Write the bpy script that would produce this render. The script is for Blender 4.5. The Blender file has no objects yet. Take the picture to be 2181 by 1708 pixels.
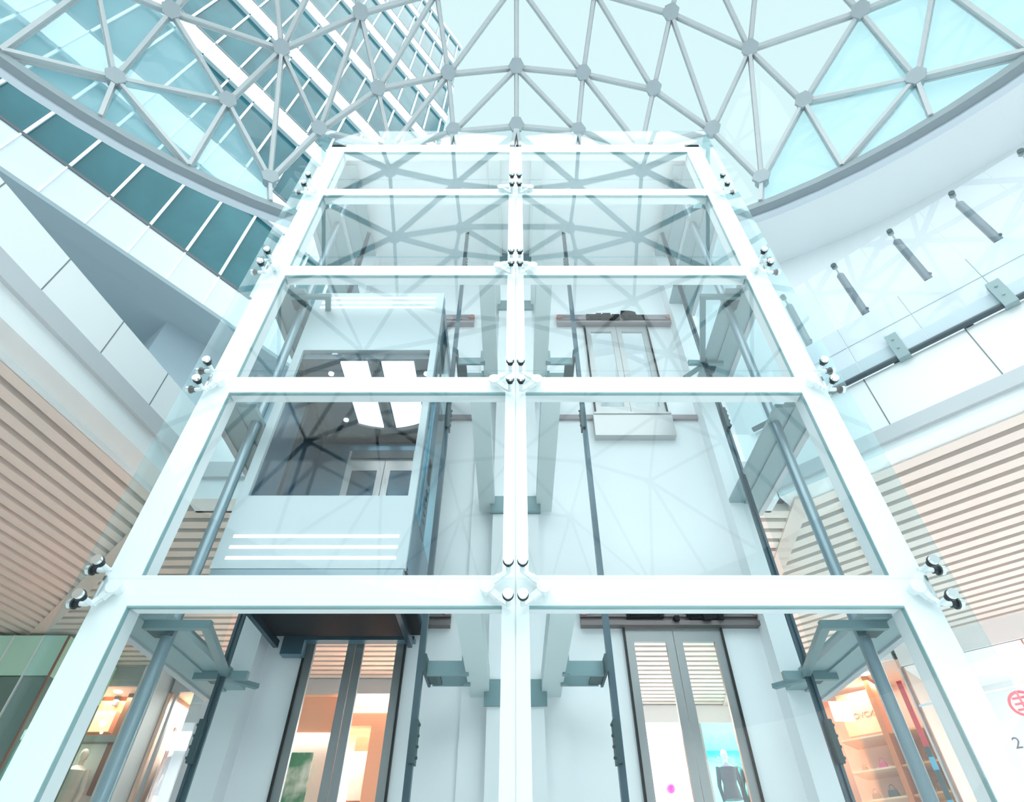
import bpy, math, random
from mathutils import Vector, Matrix
from mathutils.geometry import delaunay_2d_cdt
random.seed(7)
C = bpy.context.scene.collection
S = 4.5                      # one scene unit of the layout = 4.5 m (camera to shaft front)
PI = math.pi
# ------------------------------------------------------------------ camera
F = 1221.0
TH = math.atan(F / 1296.0)
ct, st = math.cos(TH), math.sin(TH)
cam = bpy.data.cameras.new('camera'); camo = bpy.data.objects.new('camera', cam); C.objects.link(camo)
cam.sensor_width = 36; cam.lens = 36 * F / 2181; cam.shift_x = -7.5 / 2181
cam.clip_start = .05; cam.clip_end = 500
camo.rotation_euler = (PI / 2 + TH, 0, 0)
bpy.context.scene.camera = camo

def ray(u, v):
    x = (u - 1098) / F; y = (854 - v) / F
    return Vector((x, ct - st * y, st + ct * y))
def atY(u, v, Y): d = ray(u, v); return d * (Y / d.y)
def atZ(u, v, Z): d = ray(u, v); return d * (Z / d.z)
def atN(u, v, nx, ny, c): d = ray(u, v); return d * (c / (d.x * nx + d.y * ny))

# ------------------------------------------------------------------ materials
def lin(c):
    c = c / 255.0
    return c / 12.92 if c <= .04045 else ((c + .055) / 1.055) ** 2.4
def rgb(r, g, b): return (lin(r), lin(g), lin(b), 1)
def mat(name, col, rough=.5, metal=0, spec=.5, emit=None, es=0, bump=0, bscale=20, var=0):
    m = bpy.data.materials.new(name); m.use_nodes = True
    nt = m.node_tree; b = nt.nodes['Principled BSDF']
    b.inputs['Base Color'].default_value = col
    b.inputs['Roughness'].default_value = rough
    b.inputs['Metallic'].default_value = metal
    b.inputs['Specular IOR Level'].default_value = spec
    if emit:
        b.inputs['Emission Color'].default_value = emit; b.inputs['Emission Strength'].default_value = es
    if var or bump:
        tc = nt.nodes.new('ShaderNodeTexCoord'); n = nt.nodes.new('ShaderNodeTexNoise')
        n.inputs['Scale'].default_value = bscale; n.inputs['Detail'].default_value = 3
        nt.links.new(tc.outputs['Object'], n.inputs['Vector'])
        if var:
            mx = nt.nodes.new('ShaderNodeMix'); mx.data_type = 'RGBA'
            mx.inputs[6].default_value = col
            mx.inputs[7].default_value = (col[0] * (1 - var), col[1] * (1 - var), col[2] * (1 - var), 1)
            nt.links.new(n.outputs['Fac'], mx.inputs[0]); nt.links.new(mx.outputs[2], b.inputs['Base Color'])
        if bump:
            bp = nt.nodes.new('ShaderNodeBump'); bp.inputs['Strength'].default_value = bump
            nt.links.new(n.outputs['Fac'], bp.inputs['Height']); nt.links.new(bp.outputs['Normal'], b.inputs['Normal'])
    return m
def glass(name, tint, f0=.03, veil=0, veilcol=(1, 1, 1, 1), refl=(1, 1, 1, 1)):
    m = bpy.data.materials.new(name); m.use_nodes = True
    nt = m.node_tree; nt.nodes.clear()
    out = nt.nodes.new('ShaderNodeOutputMaterial'); mx = nt.nodes.new('ShaderNodeMixShader')
    tr = nt.nodes.new('ShaderNodeBsdfTransparent'); tr.inputs[0].default_value = tint
    gl = nt.nodes.new('ShaderNodeBsdfGlossy'); gl.inputs['Roughness'].default_value = 0; gl.inputs[0].default_value = refl
    lw = nt.nodes.new('ShaderNodeLayerWeight'); lw.inputs[0].default_value = .5
    pw = nt.nodes.new('ShaderNodeMath'); pw.operation = 'POWER'; pw.inputs[1].default_value = 4
    nt.links.new(lw.outputs['Facing'], pw.inputs[0])
    tm = nt.nodes.new('ShaderNodeMix'); tm.data_type = 'RGBA'
    tm.inputs[6].default_value = tint; tm.inputs[7].default_value = (tint[0] ** 4, tint[1] ** 4, tint[2] ** 4, 1)
    nt.links.new(pw.outputs[0], tm.inputs[0]); nt.links.new(tm.outputs[2], tr.inputs[0])
    base = tr.outputs[0]
    if veil:
        m2 = nt.nodes.new('ShaderNodeMixShader'); m2.inputs[0].default_value = veil
        tl = nt.nodes.new('ShaderNodeBsdfTranslucent'); tl.inputs[0].default_value = veilcol
        df = nt.nodes.new('ShaderNodeBsdfDiffuse'); df.inputs[0].default_value = veilcol
        m3 = nt.nodes.new('ShaderNodeMixShader'); m3.inputs[0].default_value = .5
        nt.links.new(tl.outputs[0], m3.inputs[1]); nt.links.new(df.outputs[0], m3.inputs[2])
        nt.links.new(base, m2.inputs[1]); nt.links.new(m3.outputs[0], m2.inputs[2]); base = m2.outputs[0]
    fr = nt.nodes.new('ShaderNodeMath'); fr.operation = 'MULTIPLY_ADD'; fr.inputs[1].default_value = .45; fr.inputs[2].default_value = f0
    nt.links.new(pw.outputs[0], fr.inputs[0])
    nt.links.new(fr.outputs[0], mx.inputs[0]); nt.links.new(base, mx.inputs[1]); nt.links.new(gl.outputs[0], mx.inputs[2])
    nt.links.new(mx.outputs[0], out.inputs[0])
    return m

M = {}
M['white'] = mat('white_painted_steel', (.90, .935, .945, 1), .35)
M['white2'] = mat('white_side_steel', (.87, .91, .925, 1), .45)
M['palebeam'] = mat('pale_grey_beam', rgb(206, 218, 218), .5)
M['edge'] = mat('teal_grey_edge', rgb(140, 175, 178), .4)
M['grey_plate'] = mat('grey_steel_plate', rgb(150, 172, 176), .45)
M['plaster'] = mat('pale_plaster', (.89, .915, .935, 1), .6, var=.06, bscale=.6)
M['marble'] = mat('white_stone_panel', (.93, .95, .965, 1), .3, var=.07, bscale=.5)
M['joint'] = mat('dark_joint', rgb(130, 138, 142), .7)
M['trim'] = mat('grey_metal_trim', rgb(196, 200, 204), .45)
M['trimdark'] = mat('dark_grey_trim', rgb(74, 88, 96), .35)
M['seal'] = mat('grey_seal', rgb(172, 180, 186), .6)
M['channel'] = mat('frosted_channel', rgb(196, 212, 220), .4)
M['slat'] = mat('cream_slat', rgb(236, 224, 216), .5)
M['slatback'] = mat('slat_backing', rgb(112, 112, 120), .8)
M['border'] = mat('beige_border', rgb(228, 212, 204), .5)
M['glass'] = glass('clear_glass', (.975, .99, .993, 1), .008)
M['glass_side'] = glass('side_glass', (.90, .965, .972, 1), .03)
M['glass_edge'] = mat('glass_edge', rgb(150, 200, 205), .2)
M['glass_door'] = glass('door_glass', (.97, .985, .985, 1), .02)
M['glass_rail'] = glass('balustrade_glass', (.97, .99, 1, 1), .02, veil=.9, veilcol=(.92, .96, 1, 1))
M['glass_screen'] = glass('screen_glass', (.98, .99, 1, 1), .015, veil=.10, veilcol=(.95, .98, 1, 1))
M['dome_clear'] = glass('dome_glass', (.95, .99, .995, 1), .01, veil=.015, veilcol=(.6, .95, 1, 1))
M['dome_frit'] = glass('fritted_dome_glass', (.90, .98, .99, 1), .01, veil=.36, veilcol=(.72, .95, 1, 1))
M['rib'] = mat('dome_rib_grey', rgb(202, 204, 206), .4, 0)
M['node'] = mat('dome_node_grey', rgb(170, 178, 184), .5)
M['ring'] = mat('ring_grey', rgb(150, 160, 166), .45)
M['ringlip'] = mat('ring_lip', rgb(222, 228, 236), .5)
M['chrome'] = mat('polished_steel', (.92, .95, .96, 1), .12, .9)
M['blackrub'] = mat('black_gasket', rgb(24, 28, 34), .4)
M['rail'] = mat('rail_steel', rgb(78, 98, 108), .35, .5)
M['pipe'] = mat('pipe_steel', rgb(140, 160, 168), .3, .4)
M['bracket'] = mat('bracket_teal_grey', rgb(122, 150, 154), .45, .2)
M['bracketdark'] = mat('bracket_dark', rgb(66, 88, 92), .5, .2)
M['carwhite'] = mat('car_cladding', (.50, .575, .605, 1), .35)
M['strip'] = mat('light_strip', (1, 1, 1, 1), .5, emit=(1, 1, 1, 1), es=1.6)
M['panel_light'] = mat('ceiling_light', (1, 1, 1, 1), .5, emit=(1, 1, 1, 1), es=1.5)
M['spot'] = mat('spot_light', (1, 1, 1, 1), .5, emit=(1, 1, 1, 1), es=2.5)
M['brushed'] = mat('brushed_steel', rgb(92, 130, 148), .3, .7)
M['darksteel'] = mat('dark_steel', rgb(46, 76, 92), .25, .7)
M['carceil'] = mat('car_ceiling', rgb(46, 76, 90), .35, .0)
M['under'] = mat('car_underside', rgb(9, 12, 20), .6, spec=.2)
M['black'] = mat('black', rgb(20, 16, 18), .5)
M['doorsteel'] = mat('door_steel', rgb(156, 158, 158), .3, .6)
M['doorsteel2'] = mat('door_steel_light', rgb(190, 190, 190), .3, .4)
M['bronze'] = mat('track_bronze', rgb(122, 112, 112), .4, .5)
M['copper'] = mat('copper_roller', rgb(196, 150, 136), .4, .2)
M['ledge'] = mat('ledge_brown', rgb(160, 150, 154), .5)
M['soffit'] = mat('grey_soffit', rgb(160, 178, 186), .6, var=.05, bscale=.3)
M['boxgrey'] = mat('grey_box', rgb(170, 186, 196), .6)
M['spandrel'] = mat('white_spandrel', (.80, .85, .90, 1), .4)
M['mullion'] = mat('white_mullion', (.95, .985, .99, 1), .4)
M['tfloor'] = mat('pale_floor', (.9, .92, .93, 1), .25)
M['warmwall'] = mat('peach_wall', rgb(250, 216, 198), .6)
M['orange'] = mat('orange_panel', rgb(222, 132, 84), .5)
M['brown'] = mat('brown_timber', rgb(140, 84, 58), .5)
M['peach'] = mat('peach_laminate', rgb(250, 216, 184), .5)
M['white_shop'] = mat('white_shop_wall', (.95, .94, .95, 1), .6)
M['red'] = mat('red_banner', rgb(206, 62, 72), .5)
M['blue'] = mat('blue_banner', rgb(90, 178, 214), .5)
M['navy'] = mat('dark_blue_cloth', rgb(62, 66, 88), .8)
M['pink'] = mat('pink_leather', rgb(226, 92, 150), .5)
M['tan'] = mat('tan_leather', rgb(176, 136, 120), .5)
M['greybag'] = mat('grey_leather', rgb(120, 112, 112), .5)
M['skin'] = mat('mannequin_white', rgb(236, 230, 226), .5)
M['mint'] = mat('mint_panel', rgb(190, 236, 216), .4)
M['moss'] = mat('green_grey_glass', rgb(110, 140, 132), .15, 0)
M['letter'] = mat('faded_lettering', rgb(196, 140, 120), .6)
M['letterred'] = mat('red_lettering', rgb(220, 70, 84), .6)
M['letterdark'] = mat('dark_lettering', rgb(110, 108, 120), .6)
M['coral'] = mat('coral_panel', rgb(250, 190, 156), .5)
M['amber'] = mat('amber_laminate', rgb(250, 184, 112), .5)
M['paleblue'] = mat('pale_blue_paint', rgb(206, 228, 242), .5)
M['turq'] = mat('turquoise_panel', rgb(120, 226, 216), .5)
M['magenta'] = mat('magenta_paper', rgb(224, 90, 200), .6)
M['plum'] = mat('plum_cloth', rgb(110, 70, 100), .8)
M['warm'] = mat('warm_lamp', (1, .9, .75, 1), .5, emit=(1, .86, .7, 1), es=3)

# tower glass: teal with faint darker streaks like mirrored foliage
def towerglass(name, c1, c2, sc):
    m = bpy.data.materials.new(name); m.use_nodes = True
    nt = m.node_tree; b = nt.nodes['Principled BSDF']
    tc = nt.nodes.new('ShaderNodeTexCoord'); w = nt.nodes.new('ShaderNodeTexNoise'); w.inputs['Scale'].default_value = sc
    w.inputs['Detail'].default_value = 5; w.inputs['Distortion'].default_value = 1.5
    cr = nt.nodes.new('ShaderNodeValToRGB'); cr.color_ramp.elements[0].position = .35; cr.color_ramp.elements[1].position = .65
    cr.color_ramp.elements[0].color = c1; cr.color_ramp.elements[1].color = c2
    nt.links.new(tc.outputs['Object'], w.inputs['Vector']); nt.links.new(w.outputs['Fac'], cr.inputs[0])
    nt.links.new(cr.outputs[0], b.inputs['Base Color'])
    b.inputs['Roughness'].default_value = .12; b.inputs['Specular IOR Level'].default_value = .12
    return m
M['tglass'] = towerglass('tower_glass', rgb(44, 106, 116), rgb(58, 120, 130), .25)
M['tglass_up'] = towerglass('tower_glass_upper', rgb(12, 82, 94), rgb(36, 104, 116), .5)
# poster: green foliage blotches on white
def poster():
    m = bpy.data.materials.new('green_poster'); m.use_nodes = True
    nt = m.node_tree; b = nt.nodes['Principled BSDF']
    tc = nt.nodes.new('ShaderNodeTexCoord'); w = nt.nodes.new('ShaderNodeTexNoise'); w.inputs['Scale'].default_value = 1.6
    w.inputs['Detail'].default_value = 4
    cr = nt.nodes.new('ShaderNodeValToRGB'); cr.color_ramp.elements[0].position = .42; cr.color_ramp.elements[1].position = .58
    cr.color_ramp.elements[0].color = rgb(70, 150, 110); cr.color_ramp.elements[1].color = rgb(236, 250, 240)
    nt.links.new(tc.outputs['Object'], w.inputs['Vector']); nt.links.new(w.outputs['Fac'], cr.inputs[0])
    nt.links.new(cr.outputs[0], b.inputs['Base Color'])
    return m
M['poster'] = poster()

# ------------------------------------------------------------------ mesh builder
class MB:
    def __init__(s): s.v = []; s.f = []; s.mi = []
    def quad(s, a, b, c, d, mi=0):
        n = len(s.v); s.v += [tuple(a), tuple(b), tuple(c), tuple(d)]; s.f.append((n, n + 1, n + 2, n + 3)); s.mi.append(mi); return s
    def box(s, x0, x1, y0, y1, z0, z1, mi=0, side=None):
        n = len(s.v)
        if x0 > x1: x0, x1 = x1, x0
        if y0 > y1: y0, y1 = y1, y0
        if z0 > z1: z0, z1 = z1, z0
        s.v += [(x0, y0, z0), (x1, y0, z0), (x1, y1, z0), (x0, y1, z0), (x0, y0, z1), (x1, y0, z1), (x1, y1, z1), (x0, y1, z1)]
        fs = [(0, 3, 2, 1), (4, 5, 6, 7), (0, 1, 5, 4), (2, 3, 7, 6), (1, 2, 6, 5), (3, 0, 4, 7)]
        for i, f in enumerate(fs):
            s.f.append(tuple(n + k for k in f)); s.mi.append(mi if not side or i in side else 1)
        return s
    def bar(s, p, q, w, h, up=(0, 0, 1), mi=0):
        p = Vector(p); q = Vector(q); d = (q - p).normalized(); up = Vector(up)
        if abs(d.dot(up)) > .98: up = Vector((0, 1, 0))
        a = d.cross(up).normalized(); b = a.cross(d).normalized()
        n = len(s.v)
        for e in (p, q):
            for (i, j) in ((-1, -1), (1, -1), (1, 1), (-1, 1)):
                s.v.append(tuple(e + a * (i * w / 2) + b * (j * h / 2)))
        for f in ((0, 1, 2, 3), (7, 6, 5, 4), (0, 4, 5, 1), (1, 5, 6, 2), (2, 6, 7, 3), (3, 7, 4, 0)):
            s.f.append(tuple(n + k for k in f)); s.mi.append(mi)
        return s
    def cyl(s, p, q, r, k=14, r2=None, mi=0):
        p = Vector(p); q = Vector(q); d = (q - p).normalized()
        up = Vector((0, 0, 1)) if abs(d.z) < .9 else Vector((1, 0, 0))
        a = d.cross(up).normalized(); b = d.cross(a).normalized(); r2 = r if r2 is None else r2
        n = len(s.v)
        for e, rr in ((p, r), (q, r2)):
            for i in range(k):
                t = 2 * PI * i / k; s.v.append(tuple(e + (a * math.cos(t) + b * math.sin(t)) * rr))
        for i in range(k):
            j = (i + 1) % k; s.f.append((n + i, n + j, n + k + j, n + k + i)); s.mi.append(mi)
        s.f.append(tuple(n + i for i in reversed(range(k)))); s.mi.append(mi)
        s.f.append(tuple(n + k + i for i in range(k))); s.mi.append(mi)
        return s
    def ball(s, c, r, k=10, mi=0, sc=(1, 1, 1)):
        n = len(s.v); R = k // 2
        for i in range(R + 1):
            ph = PI * i / R
            for j in range(k):
                t = 2 * PI * j / k
                s.v.append((c[0] + sc[0] * r * math.sin(ph) * math.cos(t), c[1] + sc[1] * r * math.sin(ph) * math.sin(t), c[2] + sc[2] * r * math.cos(ph)))
        for i in range(R):
            for j in range(k):
                j2 = (j + 1) % k
                s.f.append((n + i * k + j, n + (i + 1) * k + j, n + (i + 1) * k + j2, n + i * k + j2)); s.mi.append(mi)
        return s
    def prism(s, poly, z0, z1, mi=0):
        n = len(s.v); k = len(poly)
        for z in (z0, z1):
            for p in poly: s.v.append((p[0], p[1], z))
        s.f.append(tuple(n + i for i in reversed(range(k)))); s.mi.append(mi)
        s.f.append(tuple(n + k + i for i in range(k))); s.mi.append(mi)
        for i in range(k):
            j = (i + 1) % k; s.f.append((n + i, n + j, n + k + j, n + k + i)); s.mi.append(mi)
        return s
    def prismY(s, poly, y0, y1, mi=0):       # poly in (x, z), extruded along y
        n = len(s.v); k = len(poly)
        for y in (y0, y1):
            for p in poly: s.v.append((p[0], y, p[1]))
        s.f.append(tuple(n + i for i in range(k))); s.mi.append(mi)
        s.f.append(tuple(n + k + i for i in reversed(range(k)))); s.mi.append(mi)
        for i in range(k):
            j = (i + 1) % k; s.f.append((n + j, n + i, n + k + i, n + k + j)); s.mi.append(mi)
        return s
    def build(s, name, m, parent=None, smooth=False, off=(0, 0, 0)):
        me = bpy.data.meshes.new(name)
        me.from_pydata([((x - off[0]) * S, (y - off[1]) * S, (z - off[2]) * S) for x, y, z in s.v], [], s.f)
        ms = m if isinstance(m, (list, tuple)) else [m]
        for k in ms: me.materials.append(M[k] if isinstance(k, str) else k)
        me.polygons.foreach_set('material_index', [min(i, len(ms) - 1) for i in s.mi])
        if smooth:
            me.polygons.foreach_set('use_smooth', [True] * len(me.polygons))
            try: me.set_sharp_from_angle(angle=math.radians(40))
            except Exception: pass
        me.update()
        o = bpy.data.objects.new(name, me); C.objects.link(o)
        if parent: o.parent = parent
        return o

def tag(o, label=None, cat=None, group=None, kind=None):
    if label: o['label'] = label
    if cat: o['category'] = cat
    if group: o['group'] = group
    if kind: o['kind'] = kind
    return o
def thing(name, label, cat, loc=(0, 0, 0), rz=0, group=None):
    o = bpy.data.objects.new(name, None); C.objects.link(o)
    o.empty_display_size = .2
    o.location = Vector(loc) * S; o.rotation_euler = (0, 0, rz)
    return tag(o, label, cat, group)
def struct(o, label=None): return tag(o, label, None, None, 'structure')

ORD = ['lowest', 'second', 'third', 'fourth', 'topmost']
LV = [(.438, .496), (.972, 1.024), (1.466, 1.514), (1.968, 2.014), (2.332, 2.377)]     # beam heights
ZF = -.08                                                                              # ground floor
ZB = 1.376                                                                             # first floor
YW = 1.55                                                                              # lift back wall

# ================================================================== SETTING
fl = MB().box(-9, 9, -9, 9, ZF - .1, ZF).build('floor', 'tfloor'); struct(fl, 'pale polished mall floor')

# lift back wall with door openings ---------------------------------------
DR = (.289, .553)
openings = [(-DR[1], -DR[0], ZF, .615), (DR[0], DR[1], ZF, .615), (-DR[1], -DR[0], ZB, 1.889), (DR[0], DR[1], ZB, 1.889)]
w = MB()
xs = [-.715, -DR[1], -DR[0], DR[0], DR[1], .715]
for i in range(5):
    x0, x1 = xs[i], xs[i + 1]
    if i in (1, 3):
        w.box(x0, x1, YW, YW + .03, .615, ZB); w.box(x0, x1, YW, YW + .03, 1.889, 2.40)
    else:
        w.box(x0, x1, YW, YW + .03, ZF, 2.40)
w.box(-.069, .069, YW - .05, YW, ZF, 2.40)
w.box(-.135, .135, YW - .012, YW, ZF, 2.40)
for sx in (-1, 1):
    w.box(sx * .655, sx * .715, YW - .06, YW, ZF, 2.40)
struct(w.build('wall_back', 'plaster'), 'pale blue-white wall behind the two lifts')
# ledge strip at the first floor
g = MB()
for sx in (-1, 1):
    g.box(sx * .150, sx * .283, YW - .012, YW, ZB - .014, ZB + .006); g.box(sx * .56, sx * .655, YW - .012, YW, ZB - .014, ZB + .006)
struct(g.build('trim_1', 'ledge'), 'thin brown ledge on the lift back wall at first floor level')

# ---------------------------------------------------------------- slat ceilings
ZS = 1.08
LA = Vector((-1.275, .652)); LDIR = Vector((.172, .985)).normalized()           # left fascia line
LC = LA + LDIR * ((1.62 - LA.y) / LDIR.y)                                       # corner with the back wing
RC = Vector((2.504 - 1.62, 1.62))                                               # corner right / back
def clip(poly, p, n):          # keep the side where (q-p).n >= 0
    out = []
    for i in range(len(poly)):
        a, b = poly[i], poly[(i + 1) % len(poly)]
        da, db = (a - p).dot(n), (b - p).dot(n)
        if da >= 0: out.append(a)
        if (da >= 0) != (db >= 0): out.append(a + (b - a) * (da / (da - db)))
    return out
def slat_ceiling(name, label, origin, d, poly_planes, n_slats, step, width, ext, boardmat='slatback'):
    """slats run along d starting at origin, offset along the left normal; clipped by planes"""
    nrm = Vector((-d.y, d.x)) * ext
    nrm = nrm.normalized()
    mb = MB()
    for k in range(n_slats):
        o0 = origin + nrm * (k * step); o1 = o0 + nrm * width
        poly = [o0 - d * 9, o0 + d * 9, o1 + d * 9, o1 - d * 9]
        for p, n in poly_planes:
            poly = clip(poly, p, n)
            if len(poly) < 3: break
        if len(poly) < 3: continue
        if ext < 0: poly = poly[::-1]
        mb.prism(poly, ZS, ZS + .03, 0)
    tot = n_slats * step
    poly = [origin - d * 9, origin + d * 9, origin + nrm * tot + d * 9, origin + nrm * tot - d * 9]
    for p, n in poly_planes: poly = clip(poly, p, n)
    if ext < 0: poly = poly[::-1]
    mb.prism(poly, ZS + .05, ZS + .07, 1)
    return struct(mb.build(name, ['slat', boardmat]), label)
B45L = Vector((-1, 1)).normalized()           # direction of the left mitre, outwards
nB = Vector((1, 1)).normalized()
BW = .055
# left wing: left of the fascia, in front of the mitre
slat_ceiling('ceiling_left', 'cream slatted ceiling of the left wing', LA + Vector((-.10, 0)), LDIR, [(LC - nB * BW, -nB), (Vector((0, -2.2)), Vector((0, 1)))], 46, .070, .044, 1)
# back wing: behind the lift, slats along x
DX = Vector((1, 0))
nBR = Vector((-1, 1)).normalized()
RB0 = Vector((RC.x + .05, 1.62)); RBD = Vector((.155, .98)).normalized(); nRB = Vector((-RBD.y, RBD.x))
slat_ceiling('ceiling_back', 'cream slatted ceiling behind the lift', Vector((0, 1.70)), DX, [(LC + nB * 0, nB), (RB0, nRB)], 46, .070, .044, 1)
# right wing: beyond the right fascia
RD = Vector((-1, 1)).normalized()
slat_ceiling('ceiling_right', 'cream slatted ceiling of the right wing', Vector((2.504 / 2, 2.504 / 2)) + Vector((.06, .06)), RD, [(RB0 - nRB * BW, -nRB), (Vector((0, -2.2)), Vector((0, 1)))], 50, .0765, .048, -1)
# mitre borders
b = MB().prism([LC - nB * BW, LC, LC + B45L * 5, LC + B45L * 5 - nB * BW], ZS - .006, ZS + .03)
struct(b.build('trim_2', 'border'), 'beige strip between two directions of the left slatted ceiling')
b = MB().prism([RB0 - nRB * BW, RB0 - nRB * BW + RBD * 5, RB0 + RBD * 5, RB0], ZS - .006, ZS + .03)
struct(b.build('trim_3', 'border'), 'beige strip between two directions of the right slatted ceiling')

# fascias: white stone panels round the void
def fascia(p0, d, L, z0, z1, thick, joints, name, label, outer):
    """vertical panel wall starting at p0 along d; outer = normal away from the void"""
    mb = MB()
    a = Vector((p0.x, p0.y)); e = a + d * L; o = outer * thick
    poly = [a, e, e + o, a + o]
    if (d.x * outer.y - d.y * outer.x) < 0: poly = poly[::-1]
    mb.prism(poly, z0, z1, 0)
    for t in joints:
        c = a + d * t - outer * .001
        pl = [c - d * .0017, c + d * .0017, c + d * .0017 + outer * .01, c - d * .0017 + outer * .01]
        if (d.x * outer.y - d.y * outer.x) < 0: pl = pl[::-1]
        mb.prism(pl, z0, z1, 1)
    return struct(mb.build(name, ['marble', 'joint']), label)
LN = Vector((-LDIR.y, LDIR.x))
Ls = LA - LDIR * 3.5
def fs(u, v, p0, d, n):       # distance along a fascia of the pixel's ray
    r = ray(u, v); k = p0.dot(n) / (r.x * n.x + r.y * n.y); return (Vector((r.x * k, r.y * k)) - p0).dot(d)
LL = (LC - Ls).length
j0 = fs(80, 625, Ls, LDIR, LN); j1 = fs(215, 750, Ls, LDIR, LN); jd = j1 - j0
fascia(Ls, LDIR, LL, 1.225, ZB, .05, [j0 + jd * k for k in range(-8, 4) if 0 < j0 + jd * k < LL], 'wall_left', 'white panelled edge of the left balcony', LN)
Rn = Vector((1, 1)).normalized()
Rs = Vector((2.504 + 1.2, -1.2)); RL = (RC - Rs).length
q0 = fs(1875, 868, Rs, RD, Rn); q1 = fs(2105, 760, Rs, RD, Rn); qd = abs(q1 - q0)
fascia(Rs, RD, RL, 1.16, ZB - .012, .05, [q0 + qd * k for k in range(-9, 4) if 0 < q0 + qd * k < RL], 'wall_right', 'white panelled edge of the right balcony', Rn)
fascia(LC, DX, RC.x - LC.x, 1.225, ZB - .02, .05, [], 'wall_rear', 'white slab edge behind the lift', Vector((0, 1)))
def trimrun(p0, d, L, outer, name, label, parts):
    mb = MB()
    for (o0, o1, z0, z1, mi) in parts:
        a = p0 + outer * o0; e = a + d * L; o = outer * (o1 - o0)
        pl = [a, e, e + o, a + o]
        if (d.x * outer.y - d.y * outer.x) < 0: pl = pl[::-1]
        mb.prism(pl, z0, z1, mi)
    return struct(mb.build(name, ['trim', 'white2', 'slat']), label)
trimrun(Ls, LDIR, LL, LN, 'trim_4', 'grey stepped trim under the left balcony edge', [(-.012, .05, 1.165, 1.223, 0), (.004, .10, 1.095, 1.165, 1), (.09, .10, ZS, 1.095, 1)])
trimrun(Rs, RD, RL, Rn, 'trim_5', 'grey stepped trim under the right balcony edge', [(-.012, .05, 1.11, 1.158, 0), (.004, .09, 1.085, 1.11, 1)])
trimrun(LC, DX, RC.x - LC.x, Vector((0, 1)), 'trim_6', 'grey stepped trim behind the lift', [(-.012, .05, 1.16, 1.223, 0), (.004, .09, ZS, 1.16, 1)])
# slabs (first floors)
sl = MB().prism([Ls + LN * .05, LC + LN * .05, LC + Vector((-3.5, 3.5)), Vector((-6, 5.1)), Vector((-6, -3)), Ls + LN * .05 + Vector((0, -.01))][::-1], ZB - .1, ZB - .002)
struct(sl.build('floor_left', 'plaster'), 'first floor slab of the left wing')
sl = MB().prism([Rs + Rn * .05, Vector((7, -1)), Vector((7, 5.2)), Vector((3, 6.0)), RC + Rn * .05], ZB - .1, ZB - .002)
struct(sl.build('floor_right', 'plaster'), 'first floor slab of the right wing')
sl = MB().prism([LC + Vector((0, .05)), RC + Vector((0, .05)), Vector((2.2, 6)), Vector((-3.0, 5.2))], ZB - .1, ZB - .002)
struct(sl.build('floor_back', 'plaster'), 'first floor slab behind the lift')
# dark tube along the right balcony edge
tb = MB()
a = Rs - Rn * .012; e = RC - Rn * .012
tb.cyl((a.x, a.y, ZB - .004), (e.x, e.y, ZB - .004), .010, 10)
struct(tb.build('trim_7', 'trimdark', smooth=True), 'dark tube along the right balcony edge')

# ---------------------------------------------------------------- drum wall and dome ring
HB = 2.6; DC = Vector((0, -.46 * HB)); DRR = 1.09 * HB
def arc(r, a0, a1, n): return [Vector((DC.x + r * math.sin(math.radians(a0 + (a1 - a0) * i / n)), DC.y + r * math.cos(math.radians(a0 + (a1 - a0) * i / n)))) for i in range(n + 1)]
def arcwall(r0, r1, a0, a1, z0, z1, n, mb, mi=0):
    A, B = arc(r0, a0, a1, n), arc(r1, a0, a1, n)
    for i in range(n):
        mb.prism([A[i], B[i], B[i + 1], A[i + 1]], z0, z1, mi)
    return mb
mb = MB()
arcwall(3.20, 3.26, 6, 150, ZB, 2.60, 60, mb); arcwall(2.912, 3.2, 6, 150, 2.585, 2.60, 60, mb)
struct(mb.build('wall_drum', 'plaster'), 'curved pale wall above the right balcony')
mb = MB()
arcwall(3.9, 3.96, 150, 268, ZF, 2.60, 40, mb); arcwall(2.86, 3.9, 150, 268, 2.575, 2.60, 40, mb)
struct(mb.build('wall_front', 'plaster'), 'pale wall on the near side of the mall')

# ---------------------------------------------------------------- tower
TF0 = Vector((-2.2, 1.11)); TD = Vector((.618, .786)); TN = Vector((.786, -.618))
trz = math.atan2(TD.y, TD.x)
tower = thing('office_tower', 'tall office building with white bands and teal glass beyond the dome', 'building', (TF0.x, TF0.y, 0), trz)
T0, T1 = -4.2, 2.17
# local frame: x along the facade, y away from the viewer
lo = [2.40] + [3.37 + 1.01 * k for k in range(8)]
hi = [2.66] + [3.66] + [3.59 + 1.01 * k for k in range(1, 7)] + [10.52]
lo[8] = 10.40
for k in range(9):
    m_ = MB().box(T0, T1, 0, .12, lo[k], hi[k], 0)
    if k < 8: m_.box(T0, T1, -.004, .1, hi[k] - .001, hi[k] + .018, 1)
    for i in range(-21, 12):
        t = -.064 + .196 * i
        if T0 < t < T1: m_.box(t - .004, t + .004, -.006, .01, lo[k], hi[k] - .002, 2)
    m_.build('spandrel_band', ['spandrel', 'trimdark', 'mullion'], tower)
    if k < 8:
        g_ = MB().box(T0, T1, .03, .06, hi[k], lo[k + 1])
        g_.build('window_band', 'tglass' if k == 0 else 'tglass_up', tower)
for i in range(-21, 12):
    t = -.064 + .196 * i
    if T0 < t < T1:
        m_ = MB()
        for k in range(8): m_.box(t - .007, t + .007, .012, .05, hi[k] + .018, lo[k + 1])
        m_.build('mullion', 'mullion', tower)
MB().box(T0, T1, .12, 2.2, 2.42, 10.5).build('core', 'tglass_up', tower)
so = MB().box(T0, T1 + 1.5, .0, 4.2, 2.395, 2.42)
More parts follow.
